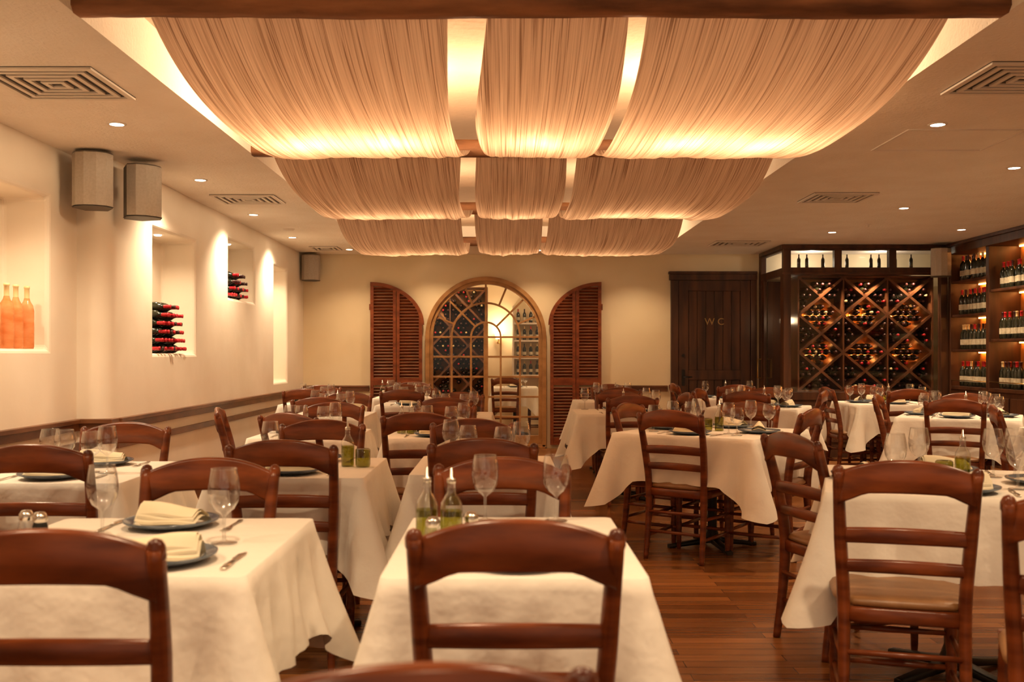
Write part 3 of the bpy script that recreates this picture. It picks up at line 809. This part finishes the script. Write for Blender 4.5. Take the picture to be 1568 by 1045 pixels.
table(1.75, 3.90, .95, .95, -18, 'SNEW', 'votive', [(-.11, .13), (.17, .17), (.2, -.2), (.26, .24), (-.22, -.22)]); chair(1.25, 3.10, -16); chair(1.20, 4.22, -74)
chair(1.43, 2.38, -25)
table(3.70, 8.10, .90, .90, -28, 'SNEW', 'votive')
for s_ in 'SNEW': rel(3.70, 8.10, -28, .64, s_)
table(3.78, 6.35, .80, .80, -20, 'SNW', None)
for s_ in 'SNW': rel(3.78, 6.35, -20, .60, s_)
table(3.95, 10.35, .85, .85, 0, 'SNW', 'votive')
for s_ in 'SNW': rel(3.95, 10.35, 0, .62, s_)
for (cx, cy, w, dg, seats) in ((1.0, 8.75, .80, 0, 'SNE'), (2.45, 9.6, .85, -25, 'SNEW'), (1.15, 10.75, .80, 0, 'SN'), (2.55, 11.7, .75, 0, 'SW'),
                           (-.42, 8.30, .62, 0, 'SN'), (-1.45, 8.35, .64, 0, 'SN'), (-.95, 10.1, .66, 0, 'SN'), (-1.95, 10.3, .64, 0, 'SN'), (-1.2, 11.8, .66, 0, 'SN')):
    table(cx, cy, w, .78 if w < .8 else w, dg, seats, random.choice(('cruet', 'votive', 'shaker')))
    for s_ in seats: rel(cx, cy, dg+random.uniform(-6, 6), (.58 if w < .8 else .6), s_)

# made-up room behind the arch, standing in for the mirror's reflection
diamond_rack('far_room_wine_rack', -2.0, -.30, .5, 2.3, 15.6, .34, 3, 3, .9)
boxobj('far_room_rack_base', (-2.02, -.28, 15.6, 15.95, 0, .48), M_dark, .01)
b = MB()
for z in (.9, 1.2, 1.5, 1.8): b.box(.15, .75, 17.2, 17.49, z-.015, z+.015)
b.box(.12, .15, 17.2, 17.49, 0, 2.1); b.box(.75, .78, 17.2, 17.49, 0, 2.1)
b.obj('display_shelf', [M_white], .003)
b = MB()
for z in (.9, 1.2, 1.5, 1.8):
    for i in range(5): b.add(random.choice((bC, bD, bR)), T(.22+.11*i, 17.3, z+.016) @ Matrix.Scale(.8, 4))
b.obj('display_shelf_bottles', BM)
b = MB(); b.lathe([(.03, .0, 0), (.035, .02, 0), (.012, .05, 0), (.012, .08, 0), (.05, .085, 1), (.075, .2, 1), (.07, .2, 1), (.045, .09, 1)], 20)
o = b.obj('sconce_lamp', [M_brass, M_sconce]); o.location = (-.12, 17.40, 1.45)
point(-.12, 17.25, 1.75, 8, .06)
point(-1.2, 14.9, 2.3, 26, .08); point(.9, 15.6, 2.4, 16, .08)
table(.15, 15.6, .7, .7, 0, 'S', None); chair(.0, 15.0, 0); chair(.85, 15.6, 90)

# added cabinet light without fixtures: spots brighten the rack, points the sides and transom
for x in (3.95, 4.5, 5.05): spot(x, WY+.12, 2.22, 28, 120, .8, (x, WY+.28, .8), .02, (1, .70, .42))
point(3.58, 12.9, 1.7, 1.5, .04); point(4.0, 13.0, 2.46, 3.5, .04, (1, .85, .65)); point(4.9, 13.0, 2.46, 3.5, .04, (1, .85, .65))

# ------------------------------------------------------------------ world + camera
w = bpy.data.worlds.new('world'); S.world = w; w.use_nodes = True
w.node_tree.nodes['Background'].inputs[0].default_value = (1, .74, .50, 1)
w.node_tree.nodes['Background'].inputs[1].default_value = .62  # warm ambient fill, added through the open end of the room
cd = bpy.data.cameras.new('camera'); cam = bpy.data.objects.new('camera', cd); COL.objects.link(cam)
cam.location = (0, 0, 1.25); cam.rotation_euler = (pi/2, 0, 0)
cd.lens = 35; cd.sensor_width = 36; cd.shift_x = .0064; cd.shift_y = .014; cd.clip_end = 100
cd.dof.use_dof = True; cd.dof.focus_distance = 7.5; cd.dof.aperture_fstop = 4.2
S.camera = cam
